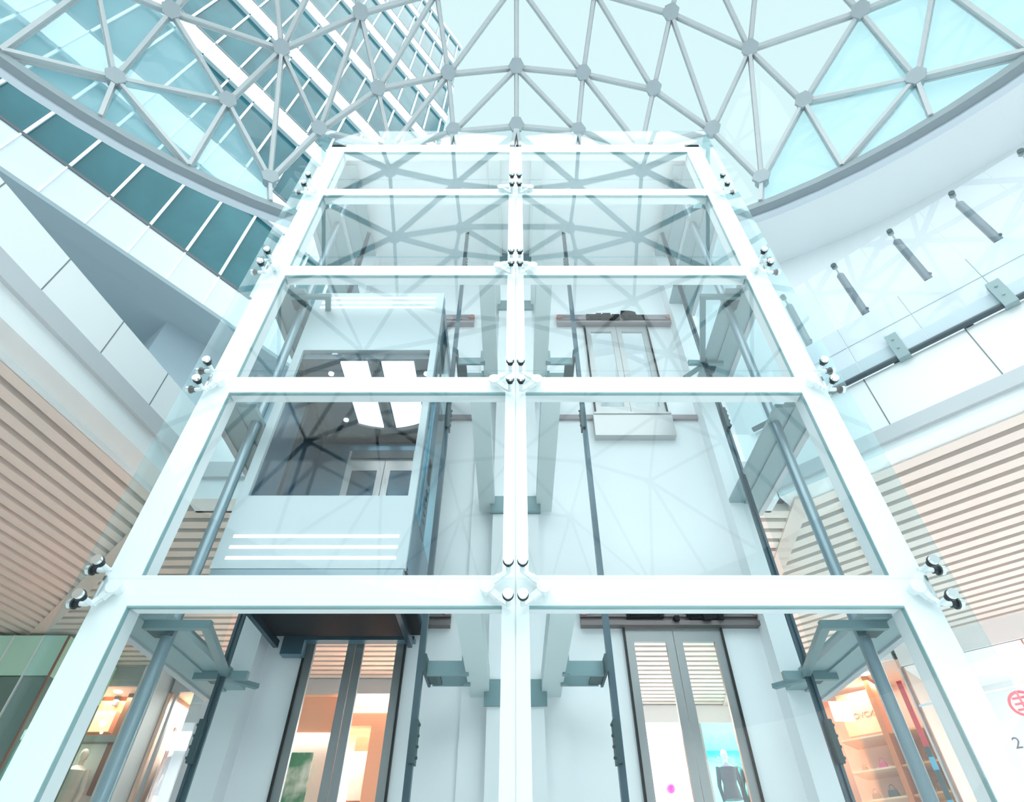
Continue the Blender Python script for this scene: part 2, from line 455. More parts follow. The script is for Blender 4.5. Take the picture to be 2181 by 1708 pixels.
so.box(T0, T1 + 1.5, -.01, .12, 2.385, 2.41)
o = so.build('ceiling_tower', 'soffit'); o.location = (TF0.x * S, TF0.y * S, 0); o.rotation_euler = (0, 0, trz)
struct(o, 'grey underside of the building beyond the left balcony')
bc = Vector((-1.848, 1.924)) - TF0
bx, by = bc.dot(TD), bc.dot(Vector((-TD.y, TD.x)))
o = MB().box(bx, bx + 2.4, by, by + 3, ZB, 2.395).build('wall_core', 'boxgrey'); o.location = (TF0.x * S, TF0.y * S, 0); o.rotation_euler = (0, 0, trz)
struct(o, 'grey box wall under the soffit beyond the left balcony')

# ================================================================== DOME
dome = thing('glass_dome', 'shallow glass dome of grey triangular steel lattice above the lift', 'dome', (DC.x, DC.y, HB))
RISE = .6 * HB
def cap(u, v):
    d = ray(u, v); lo_, hi_ = HB, HB + RISE
    for _ in range(60):
        z = (lo_ + hi_) / 2; p = d * (z / d.z); r = math.hypot(p.x - DC.x, p.y - DC.y)
        g_ = (r / DRR) ** 2 + ((z - HB) / RISE) ** 2
        if g_ < 1: lo_ = z
        else: hi_ = z
    return p
def capxy(x, y):
    r = min(math.hypot(x - DC.x, y - DC.y) / DRR, 1)
    return Vector((x, y, HB + RISE * math.sqrt(max(0, 1 - r * r))))
dn = []; frit = set()
meas = [(1100, 143), (955, 157), (805, 190), (680, 277), (575, 382), (1100, 268), (966, 280), (832, 315), (600, 105), (485, 217), (768, 28), (365, 25), (245, 168), (930, -18), (1100, -40), (205, -40)]
FR = {(575, 382), (485, 217), (365, 25), (245, 168), (205, -40)}
for (u, v) in meas:
    for sx in ((1,) if u == 1100 else (1, -1)):
        uu = u if sx == 1 else 2197 - u
        p = cap(uu, v)
        if (u, v) in FR: frit.add(len(dn))
        dn.append(p)
def rcap(u, v):
    # dome node seen mirrored in the front glass (plane y = .952)
    d = ray(u, v); a_, b_ = .5, 12.0
    for _ in range(60):
        t = (a_ + b_) / 2; p = Vector((d.x * t, 2 * .952 - d.y * t, d.z * t)); r = math.hypot(p.x - DC.x, p.y - DC.y)
        if p.z < HB or (r / DRR) ** 2 + ((p.z - HB) / RISE) ** 2 < 1: a_ = t
        else: b_ = t
    return p
for (u, v) in [(1100, 285), (962, 272), (1100, 408), (970, 393), (830, 362), (690, 300), (1100, 555), (970, 540), (840, 505), (690, 430), (1100, 685), (975, 672), (847, 640), (690, 575), (540, 480)]:
    for sx in ((1,) if u == 1100 else (1, -1)):
        p = rcap(u if sx == 1 else 2197 - u, v)
        if min((q - p).length for q in dn) > .2: dn.append(p)
rows = [(.42, [0, .45, .9, 1.36, 1.8]), (-.02, [0, .42, .84, 1.28, 1.75]), (-.45, [0, .43, .88, 1.33, 1.8, 2.25]), (-.95, [0, .46, .95, 1.4, 1.85, 2.3]),
        (-1.6, [0, .7, 1.4, 2.1]), (-2.3, [0, .7, 1.4, 2.0]), (-3.0, [0, .75, 1.4]), (-3.55, [0, .6])]
for y, xl in rows:
    for x in xl:
        for sx in ((1,) if x == 0 else (1, -1)):
            yy = y + .06 * x * x * (1 if y > -1.2 else -.3)
            q = Vector((x * sx, yy))
            if (q - DC).length > DRR - .25: continue
            if min((Vector((p.x, p.y)) - q).length for p in dn) < .26: continue
            dn.append(capxy(q.x, q.y))
nring = len(dn)
az = [2.5 + 7.5 * k for k in range(13)] + [104 + 11.6 * k for k in range(7)]
for a_ in az:
    for sx in (1, -1):
        t = math.radians(a_ * sx)
        frit.add(len(dn)); dn.append(Vector((DC.x + DRR * math.sin(t), DC.y + DRR * math.cos(t), HB + .03)))
res = delaunay_2d_cdt([Vector((p.x, p.y)) for p in dn], [], [], 0, 1e-6)
tris = [tuple(f) for f in res[2]]; edges = set(tuple(sorted(e)) for e in res[1])
# the delaunay output may reorder: map back
vmap = [min(range(len(dn)), key=lambda i: (Vector((dn[i].x, dn[i].y)) - v).length) for v in res[0]]
tris = [tuple(vmap[i] for i in t) for t in tris]; edges = set(tuple(sorted((vmap[a], vmap[b]))) for a, b in edges)
O3 = Vector((DC.x, DC.y, HB))
def nrm(p): q = p - O3; return Vector((q.x / DRR ** 2, q.y / DRR ** 2, q.z / RISE ** 2 + .02)).normalized()
gc, gf, gf2 = MB(), MB(), MB()
for t in tris:
    T = (gf if sum(dn[i].x for i in t) < 0 else gf2) if all(i in frit for i in t) else gc
    up = [dn[i] + nrm(dn[i]) * .045 for i in t]; dnn = [dn[i] + nrm(dn[i]) * .042 for i in t]
    n_ = len(T.v); T.v += [tuple(p) for p in up] + [tuple(p) for p in dnn]
    nn = (up[1] - up[0]).cross(up[2] - up[0])
    fA, fB = ((0, 1, 2), (5, 4, 3)) if nn.z > 0 else ((2, 1, 0), (3, 4, 5))
    T.f += [tuple(n_ + k for k in fA), tuple(n_ + k for k in fB)]; T.mi += [0, 0]
OFF = (DC.x, DC.y, HB)
gc.build('clear_glazing', 'dome_clear', dome, off=OFF)
gf.build('fritted_glazing', 'dome_frit', dome, off=OFF); gf2.build('fritted_glazing', 'dome_frit', dome, off=OFF)
def idx(u, v):
    p = cap(u, v); return min(range(len(dn)), key=lambda i: (dn[i] - p).length)
for sx in (1, -1):
    U = (lambda u: u) if sx == 1 else (lambda u: 2197 - u)
    nA, nD, nD2, nC2, nE1, nE2 = (idx(U(u), v) for u, v in ((575, 382), (365, 25), (245, 168), (485, 217), (400, 328), (212, 222)))
    for a, b_ in ((nD, nE2), (nC2, nE2), (nA, nE1)): edges.discard(tuple(sorted((a, b_))))
    nA3 = idx(U(680), 277)
    for i in range(nring, len(dn)): edges.discard((min(nA3, i), max(nA3, i)))
    for a, b_ in ((nD2, nC2), (nD2, nE1), (nD2, nE2), (nC2, nE1)): edges.add(tuple(sorted((a, b_))))
cand = []
for a, b_ in edges:
    if a >= nring and b_ >= nring: continue
    m_ = (dn[a] + dn[b_]) / 2
    L = (dn[a] - dn[b_]).length; x = m_.normalized()
    depth = m_.y * ct + m_.z * st
    vis = depth > .1 and abs(m_.x / depth) < .98 and abs((m_.z * ct - m_.y * st) / depth) < .78
    cand.append(((0 if vis else 10) + m_.length / max(L, .01), a, b_))
cand.sort()
rest = MB()
for i, (k, a, b_) in enumerate(cand):
    T = MB() if i < 100 else rest
    p, q = dn[a], dn[b_]
    T.bar(p, q, .017, .034, nrm((p + q) / 2)); T.bar(p + nrm(p) * .022, q + nrm(q) * .022, .026, .010, nrm((p + q) / 2))
    if i < 100: T.build('rib', 'rib', dome, off=OFF)
o = rest.build('ribs', 'rib', dome, off=OFF); o['kind'] = 'stuff'
for i in range(nring):
    p = dn[i]; n_ = nrm(p)
    T = MB().cyl(p - n_ * .028, p - n_ * .012, .044, 6).cyl(p - n_ * .012, p + n_ * .03, .034, 10)
    T.build('node_plate', 'node', dome, off=OFF)
mb = MB(); arcwall(DRR - .005, DRR + .040, 0, 360, HB - .010, HB + .03, 96, mb); mb.build('ring_beam', 'ring', dome, off=OFF)
mb = MB(); arcwall(DRR + .040, DRR + .075, 0, 360, HB - .02, HB + .01, 96, mb); mb.build('ring_lip', 'ringlip', dome, off=OFF)

# ================================================================== LIFT SHAFT FRAME
frame = thing('lift_shaft', 'white steel twin lift shaft with columns, cross beams and clear glass panes', 'lift shaft', (0, 1.2, ZF))
FO = (0, 1.2, ZF)
def part(mb, name, m, parent=frame, smooth=False, off=FO): return mb.build(name, m, parent, smooth, off)
ZT = 2.40
for sx in (-1, 1):
    c = part(MB().box(sx * .697, sx * .760, 1.0, 1.012, ZF, ZT).box(sx * .702, sx * .757, 1.012, 1.052, ZF, ZT), 'column', 'white')
    part(MB().box(sx * .6955, sx * .6975, 1.001, 1.011, ZF, ZT), 'edge_trim', 'edge', c)
c = part(MB().box(-.0245, -.0015, 1.0, 1.04, ZF, ZT).box(.0015, .0245, 1.0, 1.04, ZF, ZT).box(-.0016, .0016, 1.004, 1.038, ZF, ZT), 'column', 'white')
for (z0, z1) in LV:
    for sx in (-1, 1):
        bm = part(MB().box(sx * .0245, sx * .697, 1.0, 1.010, z0, z1).box(sx * .0245, sx * .6975, 1.010, 1.037, z0 + .001, z1 - .002), 'beam', ['white'])
        part(MB().box(sx * .0245, sx * .697, 1.0005, 1.0095, z0 - .003, z0), 'edge_trim', 'edge', bm)
        # side beam (front to back)
        part(MB().box(sx * .70, sx * .757, 1.052, YW, z0, z1 - .004), 'side_beam', 'grey_plate'); part(MB().box(sx * .757, sx * .774, 1.052, YW, z0 - .004, z0 + .004), 'edge_strip', 'trim')
        part(MB().box(sx * .655, sx * .70, 1.06, YW - .06, z0 + .004, z0 + .016), 'side_plate', 'grey_plate')
        # centre beam
        part(MB().box(sx * .064, sx * .112, 1.037, YW - .012, z0 + .002, z1 - .004), 'centre_beam', 'palebeam')
        # bracket plates at the rear pilaster
        part(MB().box(sx * .034, sx * .076, YW - .058, YW - .05, z0 - .03, z0 + .03), 'bracket_plate', 'bracket')
part(MB().box(-.757, .757, 1.0, YW + .03, 2.378, 2.40), 'roof_panel', 'white2')
# head beam at the back
part(MB().box(-.757, .757, YW - .03, YW + .03, 2.401, 2.44), 'head_beam', 'white2')

# ---------------------------------------------------------------- glass panes
rowz = [ZF, .467, .998, 1.49, 1.991, 2.42]
RN = ['below the lowest cross beam', 'between the lowest and second cross beams', 'between the second and third cross beams', 'between the third and fourth cross beams', 'at the top of the shaft']
for r in range(5):
    z0, z1 = rowz[r] + (.0008 if r else .0), rowz[r + 1] - .0008
    for sx, nm in ((-1, 'left'), (1, 'right')):
        o = MB().box(sx * .0025, sx * .775, .952, .955, z0, z1, 0, (2, 3)).build('front_pane', ['glass', 'glass_side'], frame, off=FO)
        o = MB().box(sx * .777, sx * .780, .957, YW, z0, z1, 0, (4, 5)).build('side_pane', ['glass_side', 'glass_side'], frame, off=FO)

# ---------------------------------------------------------------- spider fittings
def disc(t, p, ax, r=.0093):
    p = Vector(p); ax = Vector(ax)
    d = MB().cyl(p - ax * .012, p - ax * .0035, r * .72, 14).cyl(p - ax * .0035, p, r * 1.06, 18).build('clamp_disc', 'blackrub', t, True, off=t['_o'])
    MB().cyl(p, p + ax * .007, r * .95, 18).build('cap', 'chrome', d, True, off=t['_o'])
    MB().cyl(p - ax * .040, p - ax * .012, r * .5, 10).build('bolt', 'white2', t, True, off=t['_o'])
for li in range(4):
    zm = (LV[li][0] + LV[li][1]) / 2
    for sx, nm in ((-1, 'left'), (1, 'right')):
        o0 = (sx * .05, 1.0, zm)
        t = thing('spider_fitting', f'white two-armed glass clamp on the {ORD[li]} cross beam just {nm} of the centre column', 'glass clamp', o0, 0, 'glass clamps at the centre column')
        t['_o'] = o0
        h = MB().cyl((sx * .052, 1.0, zm), (sx * .052, .984, zm), .011, 12).cyl((sx * .052, .984, zm), (sx * .052, .978, zm), .014, 12)
        h.build('hub', 'white', t, True, off=o0)
        for sz in (-1, 1):
            MB().bar((sx * .050, .984, zm + sz * .004), (sx * .030, .988, zm + sz * .020), .010, .012).bar((sx * .030, .988, zm + sz * .020), (sx * .0129, .988, zm + sz * .032), .007, .009).build('arm', 'white', t, off=o0)
            disc(t, (sx * .0129, .949, zm + sz * .032), (0, -1, 0))
        del t['_o']
        o0 = (sx * .735, 1.0, zm)
        t = thing('spider_fitting', f'white corner glass clamp on the {nm} column at the {ORD[li]} cross beam', 'glass clamp', o0, 0, 'glass clamps at the corner columns')
        t['_o'] = o0
        h = MB().cyl((sx * .725, 1.0, zm), (sx * .725, .985, zm), .011, 12).cyl((sx * .725, .985, zm), (sx * .725, .979, zm), .014, 12)
        h.build('hub', 'white', t, True, off=o0)
        for sz in (-1, 1):
            MB().bar((sx * .727, .985, zm + sz * .004), (sx * .740, .987, zm + sz * .020), .010, .012).bar((sx * .740, .987, zm + sz * .020), (sx * .754, .988, zm + sz * .032), .008, .009).build('arm', 'white', t, off=o0)
            disc(t, (sx * .752, .949, zm + sz * .032), (0, -1, 0))
            disc(t, (sx * .783, .985, zm + sz * .032), (sx, 0, 0))
        MB().cyl((sx * .752, .988, zm - .034), (sx * .752, .988, zm + .034), .0035, 8).build('tie_rod', 'chrome', t, True, off=o0)
        del t['_o']

# ---------------------------------------------------------------- rails, pipes, brackets
for sx, nm in ((-1, 'left'), (1, 'right')):
    for xx, wh in ((.21, 'inner'), (.657, 'outer')):
        t = thing('guide_rail', f'dark steel guide rail on the {wh} side of the {nm} lift bay', 'guide rail', (sx * xx, 1.35, ZF), 0, 'guide rails of the lifts')
        O = (sx * xx, 1.35, ZF); d_ = 1 if (wh == 'inner') == (sx > 0) else -1
        MB().box(sx * xx - .003, sx * xx + .003, 1.342, 1.358, ZF, 2.30).build('rail_foot', 'rail', t, off=O)
        MB().box(sx * xx, sx * xx + d_ * .012, 1.347, 1.353, ZF, 2.30).build('rail_blade', 'rail', t, off=O)
        for zj in (.30, 1.19, 2.05):
            j = MB().box(sx * xx - .006, sx * xx + .006, 1.334, 1.366, zj - .04, zj + .04)
            for k in range(4): j.cyl((sx * xx - d_ * .006, 1.341, zj - .03 + .02 * k), (sx * xx - d_ * .011, 1.341, zj - .03 + .02 * k), .003, 6)
            j.build('splice_plate', 'bracketdark', t, off=O)
    o = MB().cyl((sx * .672, 1.12, ZF), (sx * .672, 1.12, 2.33), .0125, 16).build('steel_pipe', 'pipe', None, True)
    tag(o, f'grey vertical steel pipe near the {nm} column of the shaft', 'pipe')
    for li, wl in ((0, 'lowest'), (2, 'third')):
        z0, z1 = LV[li]
        t = thing('rail_bracket', f'teal-grey bracket holding the inner rail of the {nm} lift at the {wl} cross beam', 'bracket', (sx * .105, 1.4, z0), 0, 'inner rail brackets')
        O = (sx * .105, 1.4, z0)
        MB().box(sx * .106, sx * .205, 1.365, 1.372, z0 - .002, z0 + .030).box(sx * .106, sx * .122, 1.355, 1.365, z0 - .002, z0 + .055).build('upper_plate', 'bracket', t, off=O)
        MB().box(sx * .106, sx * .195, 1.435, 1.442, z0 - .002, z0 + .026).box(sx * .106, sx * .122, 1.425, 1.435, z0 - .002, z0 + .026).build('lower_plate', 'bracket', t, off=O)
        MB().box(sx * .172, sx * .205, 1.372, 1.435, z0, z0 + .006).build('web', 'bracketdark', t, off=O)
        MB().box(sx * .200, sx * .206, 1.33, 1.442, z0 - .004, z0 + .034).build('end_plate', 'bracketdark', t, off=O)
        t = thing('rail_bracket', f'teal-grey angled bracket between {nm} side beam and outer rail at the {wl} cross beam', 'bracket', (sx * .70, 1.15, z0), 0, 'outer rail brackets')
        O = (sx * .70, 1.15, z0)
        MB().box(sx * .575, sx * .70, 1.072, 1.084, z0 - .012, z0 + .004).build('front_arm', 'bracket', t, off=O)
        MB().bar((sx * .585, 1.084, z0 - .004), (sx * .648, 1.35, z0 - .004), .017, .012).build('diagonal_arm', 'bracket', t, off=O)
        MB().box(sx * .60, sx * .72, 1.352, 1.364, z0 - .014, z0 + .004).bar((sx * .66, 1.36, z0 - .006), (sx * .602, 1.43, z0 - .006), .015, .010).build('rear_arm', 'bracket', t, off=O)
        MB().box(sx * .665, sx * .70, 1.086, 1.125, z0 - .010, z0 + .004).bar((sx * .66, 1.10, z0 - .006), (sx * .69, 1.14, z0 - .006), .014, .010).box(sx * .672, sx * .70, 1.37, 1.405, z0 - .008, z0 + .004).build('clip', 'bracketdark', t, off=O)

# ---------------------------------------------------------------- landing doors
def landing_door(sx, zf, zt, label, light):
    x0, x1 = sorted((sx * DR[0], sx * DR[1])); xm = (x0 + x1) / 2
    O = (xm, YW, zf)
    st_ = 'doorsteel2' if light else 'doorsteel'
    t = thing('landing_door', label, 'lift door', O, 0, 'landing doors of the lifts')
    MB().box(x0 - .001, x0 + .004, YW - .012, YW + .03, zf, zt).box(x1 - .004, x1 + .001, YW - .012, YW + .03, zf, zt).build('frame', 'black', t, off=O)
    for k, (a, b_) in enumerate(((x0 + .004, xm - .0008), (xm + .0008, x1 - .004))):
        wx, wz0, wz1 = .021, zf + .05, zt - .035
        y0, y1 = YW - .006, YW + .004
        l = MB().box(a, a + wx, y0, y1, zf, zt).box(b_ - wx, b_, y0, y1, zf, zt).box(a + wx, b_ - wx, y0, y1, zf, wz0).box(a + wx, b_ - wx, y0, y1, wz1, zt).build('door_leaf', st_, t, off=O)
        MB().box(a + wx, b_ - wx, YW - .002, YW + .001, wz0, wz1).build('window', 'glass_door', l, off=O)
    # operator above
    xa, xb = sx * .176, sx * .660
    h = MB().box(xa, xb, YW - .014, YW, zt + .002, zt + .068).box(xa, xb, YW - .026, YW - .014, zt + .002, zt + .014).box(xa, xb, YW - .022, YW - .014, zt + .026, zt + .032).build('header_track', 'ledge' if light else 'bronze', t, off=O)
    e_ = MB()
    rr = random.Random(int(zt * 100) + sx)
    for k in range(16):
        xx = sx * (.30 + .255 * rr.random()); ww = .01 + .03 * rr.random(); zz = zt + .010 + .03 * rr.random()
        e_.box(xx - ww / 2, xx + ww / 2, YW - .030 - .012 * rr.random(), YW - .014, zz, zz + .01 + .02 * rr.random())
    e_.box(sx * .30, sx * .40, YW - .030, YW - .014, zt + .022, zt + .052); e_.box(sx * .47, sx * .545, YW - .030, YW - .014, zt + .018, zt + .048)
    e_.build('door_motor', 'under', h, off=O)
    for xx in (.186, .328, .650):
        MB().cyl((sx * xx, YW - .026, zt + .042), (sx * xx, YW - .014, zt + .042), .013 if xx != .328 else .007, 12).build('roller', 'copper', h, True, off=O)
    if zf > 0:
        MB().box(x0 - .012, x1 + .004, YW - .03, YW, zf - .105, zf - .008).build('sill_apron', 'doorsteel2', t, off=O)
        MB().box(x0 - .010, x1 + .002, YW - .034, YW, zf - .008, zf).build('sill', st_, t, off=O)
    return t
landing_door(-1, ZF, .613, 'grey double lift door at ground level left of the centre column', False)
landing_door(1, ZF, .613, 'grey double lift door at ground level right of the centre column', False)
landing_door(-1, ZB, 1.888, 'upper double lift door behind the raised lift car', True)
landing_door(1, ZB, 1.888, 'pale upper double lift door above a projecting grey sill in the right bay', True)

# ================================================================== LIFT CAR
CX0, CX1, CY0, CY1 = -.650, -.234, 1.13, 1.50
CZ0, CZ1 = .576, 1.552; OZ0, OZ1 = .760, 1.272; OX0, OX1 = -.627, -.252
ZC = 1.245
car = thing('lift_car', 'pale steel lift car with open glazed front raised in the left bay', 'lift', ((CX0 + CX1) / 2, 1.3, CZ0))
O = ((CX0 + CX1) / 2, 1.3, CZ0)
MB().box(CX0 + .010, CX1 - .012, CY1 - .024, CY1 - .012, 1.205, 1.24).box(CX0 + .010, CX0 + .022, CY0 + .03, CY1 - .012, 1.215, 1.243).build('cornice', 'black', car, off=O)
MB().box(CX0 + .004, CX1 - .004, CY0 + .001, CY0 + .10, CZ0 - .016, CZ0 - .001).build('bottom_trim', 'pipe', car, off=O)
pf = MB().box(CX0, CX1, CY0, CY0 + .012, CZ0, OZ0).box(CX0, CX1, CY0, CY0 + .012, OZ1, CZ1).box(CX0, OX0, CY0, CY0 + .012, OZ0, OZ1).box(OX1, CX1, CY0, CY0 + .012, OZ0, OZ1)
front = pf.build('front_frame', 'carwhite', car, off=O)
for zc in (.6527, .626, .600, 1.5246, 1.4996, 1.475):
    MB().box(-.624, -.258, CY0 - .002, CY0 + .001, zc - .0032, zc + .0032).build('light_strip', 'strip', front, off=O)
MB().box(OX0, OX1, CY0 + .004, CY0 + .007, OZ0, OZ1).build('front_glass', 'glass', car, off=O)
# side walls
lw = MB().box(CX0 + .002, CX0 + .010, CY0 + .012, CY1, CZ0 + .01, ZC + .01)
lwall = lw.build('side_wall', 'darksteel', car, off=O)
MB().box(CX0 + .010, CX0 + .013, 1.285, 1.30, OZ0 - .1, ZC).build('panel_joint', 'black', lwall, off=O)
MB().box(CX0 + .010, CX0 + .012, 1.14, 1.285, OZ0 - .1, ZC - .02).build('mirror', 'brushed', lwall, off=O)
rw = MB().box(CX1 - .006, CX1 - .003, CY0 + .03, 1.235, OZ0 - .02, CZ1 - .01)
rw.build('side_glass', 'glass_side', car, off=O)
MB().box(CX1 - .006, CX1 - .003, 1.312, CY1, OZ0 - .02, CZ1 - .01).build('side_glass', 'glass_side', car, off=O)
rw = MB().box(CX1 - .010, CX1 - .002, CY0 + .012, CY1, CZ0 + .01, OZ0 - .02).box(CX1 - .010, CX1 - .002, CY0 + .03, CY1, 1.50, CZ1 - .01)
rwall = rw.build('side_wall', 'brushed', car, off=O)
MB().box(CX1 - .012, CX1 + .001, CY0 + .012, CY0 + .030, CZ0 + .01, CZ1 - .01).build('corner_post', 'brushed', car, off=O)
cp = MB().box(CX1 - .012, CX1 - .001, 1.235, 1.312, OZ0 - .02, 1.215).build('control_panel', 'brushed', car, off=O)
MB().box(CX1 - .001, CX1 + .001, 1.258, 1.286, .895, .965).build('display', 'black', cp, off=O)
for k in range(10):
    y_ = 1.264 + .014 * (k % 2); z_ = .865 - .022 * (k // 2)
    MB().cyl((CX1 - .001, y_, z_), (CX1 + .001, y_, z_), .0042, 10).build('button', 'trimdark', cp, True, off=O)
# rear wall and car door
bw = MB().box(CX0 + .01, -.545, CY1 - .012, CY1, CZ0 + .01, ZC).box(-.300, CX1 - .01, CY1 - .012, CY1, CZ0 + .01, ZC).box(-.545, -.300, CY1 - .012, CY1, 1.178, ZC)
bw.build('rear_wall', 'brushed', car, off=O)
MB().box(-.535, -.335, CY1 - .018, CY1 - .012, 1.142, 1.174).build('door_header', 'trimdark', car, off=O)
for a, b_ in ((-.545, -.4235), (-.4215, -.300)):
    l = MB().box(a, a + .02, CY1 - .010, CY1 - .002, CZ0 + .02, 1.178).box(b_ - .02, b_, CY1 - .010, CY1 - .002, CZ0 + .02, 1.178).box(a + .02, b_ - .02, CY1 - .010, CY1 - .002, 1.098, 1.178).box(a + .02, b_ - .02, CY1 - .010, CY1 - .002, CZ0 + .02, CZ0 + .08).build('door_leaf', 'doorsteel2', car, off=O)
    MB().box(a + .02, b_ - .02, CY1 - .008, CY1 - .004, CZ0 + .08, 1.098).build('window', 'darksteel', l, off=O)
# ceiling
cl = MB().box(CX0 + .01, CX1 - .006, CY0 + .012, CY1 - .012, ZC, ZC + .02)
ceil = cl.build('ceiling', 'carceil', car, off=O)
def lightpanel(xa, xb):
    pts = [(xa, CY0 + .02), (xb, CY0 + .02), (xb, 1.43)]
    n_ = 6; xc = -.415
    for i in range(n_ + 1):
        x = xb + (xa - xb) * i / n_; pts.append((x, 1.445 - 1.2 * (x - xc) ** 2 * 2))
    return pts[:2] + pts[3:]
for xa, xb in ((-.515, -.437), (-.395, -.300)):
    MB().prism(lightpanel(xa, xb), ZC - .006, ZC + .001).build('light_panel', 'panel_light', ceil, off=O)
MB().box(-.430, -.424, CY0 + .02, 1.44, ZC - .008, ZC).box(-.408, -.402, CY0 + .02, 1.44, ZC - .008, ZC).build('divider', 'brushed', ceil, off=O)
arcp = []
for i in range(9):
    x = -.52 + .23 * i / 8; arcp.append((x, 1.450 - 2.2 * (x + .405) ** 2))
arcp += [(x, y + .014) for x, y in reversed(arcp)]
MB().prism(arcp, ZC - .012, ZC).build('curved_trim', 'trimdark', ceil, off=O)
for x, y in ((-.555, 1.20), (-.555, 1.41), (-.268, 1.20), (-.268, 1.41)):
    MB().cyl((x, y, ZC - .004), (x, y, ZC), .008, 14).build('spot', 'spot', ceil, True, off=O)
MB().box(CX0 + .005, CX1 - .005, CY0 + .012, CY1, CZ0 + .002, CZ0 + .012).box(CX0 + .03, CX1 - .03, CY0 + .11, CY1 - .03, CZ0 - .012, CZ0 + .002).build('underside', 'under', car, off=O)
MB().box(CX0 + .03, CX0 + .042, CY0 + .11, CY1, CZ0 - .03, CZ0 - .012).box(CX1 - .042, CX1 - .03, CY0 + .11, CY1, CZ0 - .03, CZ0 - .012).build('sling_bar', 'darksteel', car, off=O)
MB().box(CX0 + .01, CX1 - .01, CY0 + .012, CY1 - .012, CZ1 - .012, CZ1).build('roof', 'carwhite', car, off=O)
MB().box(-.600, -.545, CY1, CY1 + .030, CZ0 - .045, CZ0 + .02).build('toe_guard', 'brushed', car, off=O)
MB().box(-.545, -.262, CY1, CY1 + .030, CZ0 - .010, CZ0 + .0).build('sill', 'brushed', car, off=O)

# ================================================================== RIGHT BALCONY BALUSTRADE
def edgept(s_, off=0): p = Vector((2.504 / 2, 2.504 / 2)) + RD * s_ + Rn * off; return p
def spos(u, v): p = atN(u, v, Rn.x, Rn.y, 2.504 / math.sqrt(2)); return (Vector((p.x, p.y)) - Vector((1.252, 1.252))).dot(RD), p.z
ps = [spos(1775, 565), spos(1895, 493), spos(2030, 410), spos(2175, 322)]
step = (ps[0][0] - ps[3][0]) / 3
sp = [ps[0][0] - step * k for k in range(-1, 6)]
PN = ['nearest the lift', 'second from the lift', 'third from the lift', 'fourth from the lift', 'fifth from the lift', 'sixth from the lift', 'seventh from the lift']
for k, s_ in enumerate(sp):
    p = edgept(s_, .035); O = (p.x, p.y, ZB)
    t = thing('balustrade_post', f'dark steel post of the right balcony glass screen, {PN[k]}', 'post', O, 0, 'steel posts on the right balcony')
    m_ = MB().cyl((p.x, p.y, ZB), (p.x, p.y, 1.885), .0135, 12)
    m_.build('post', 'rail', t, True, off=O)
    q = edgept(s_, .012)
    MB().cyl((p.x, p.y, 1.885), (p.x, p.y, 1.897), .007, 10).bar((p.x, p.y, 1.893), (q.x, q.y, 1.915), .006, .006).build('arm', 'pipe', t, off=O)
    a = Vector((q.x, q.y, 1.919)); MB().cyl(a + Vector((Rn.x, Rn.y, 0)) * .006, a - Vector((Rn.x, Rn.y, 0)) * .014, .010, 12).build('glass_clamp', 'bracketdark', t, True, off=O)
    c = edgept(s_, .028); MB().ball((c.x - RD.x * .012, c.y - RD.y * .012, 1.66), .006, 8).build('knob', 'blackrub', t, True, off=O)
for k in range(len(sp) - 1):
    sa, sb = sp[k] + step / 2 - .001, sp[k + 1] + step / 2 + .001
    a0, a1 = edgept(sa), edgept(sb); b0, b1 = edgept(sa, .003), edgept(sb, .003)
    mid = edgept((sa + sb) / 2)
    WH = f'by the post {PN[k]}'
    g_ = MB().prism([a0, b0, b1, a1], 1.620, 1.925).build('glass_screen', 'glass_screen')
    tag(g_, f'upper clear pane of the right balcony {WH}', 'glass pane', 'upper panes of the right balcony screen')
    g_ = MB().prism([a0, b0, b1, a1], ZB + .005, 1.615)
    o = thing('glass_balustrade', f'lower glass panel of the right balcony {WH}', 'glass pane', (mid.x, mid.y, ZB), 0, 'lower panes of the right balcony balustrade')
    O = (mid.x, mid.y, ZB)
    g_.build('glass', 'glass_rail', o, off=O)
    w0, w1 = edgept(sa, -.001), edgept(sb, -.001); x0_, x1_ = edgept(sa, .004), edgept(sb, .004)
    MB().prism([w0, x0_, x1_, w1], 1.5165, 1.518).build('joint_line', 'seal', o, off=O)
    MB().prism([edgept(sa, -.001), edgept(sa, .004), edgept(sa - .0016, .004), edgept(sa - .0016, -.001)], ZB + .005, 1.615).build('edge_seal', 'seal', o, off=O)
    # base channel
    MB().prism([edgept(sa, -.005), edgept(sa, -.001), edgept(sb, -.001), edgept(sb, -.005)], ZB + .004, ZB + .062).build('base_channel', 'channel', o, off=O)
for (u, v), nm in (((1912, 738), 'nearer the lift'), ((2128, 622), 'farther from the lift'), ((2330, 512), 'farthest from the lift')):
    s_, z_ = spos(u, v)
    o = MB().prism([edgept(s_ - .018, -.026), edgept(s_ - .018, -.002), edgept(s_ + .018, -.002), edgept(s_ + .018, -.026)][::-1], ZB - .02, ZB + .085)
    for zz in (.02, .06):
        c = edgept(s_, -.026); o.cyl((c.x, c.y, ZB + zz), (c.x - Rn.x * .004, c.y - Rn.y * .004, ZB + zz), .004, 8)
    tag(o.build('clamp_bracket', 'grey_plate'), f'flat grey bracket on the right balcony edge, {nm}', 'bracket', 'brackets on the right balcony edge')

exec_shops = True
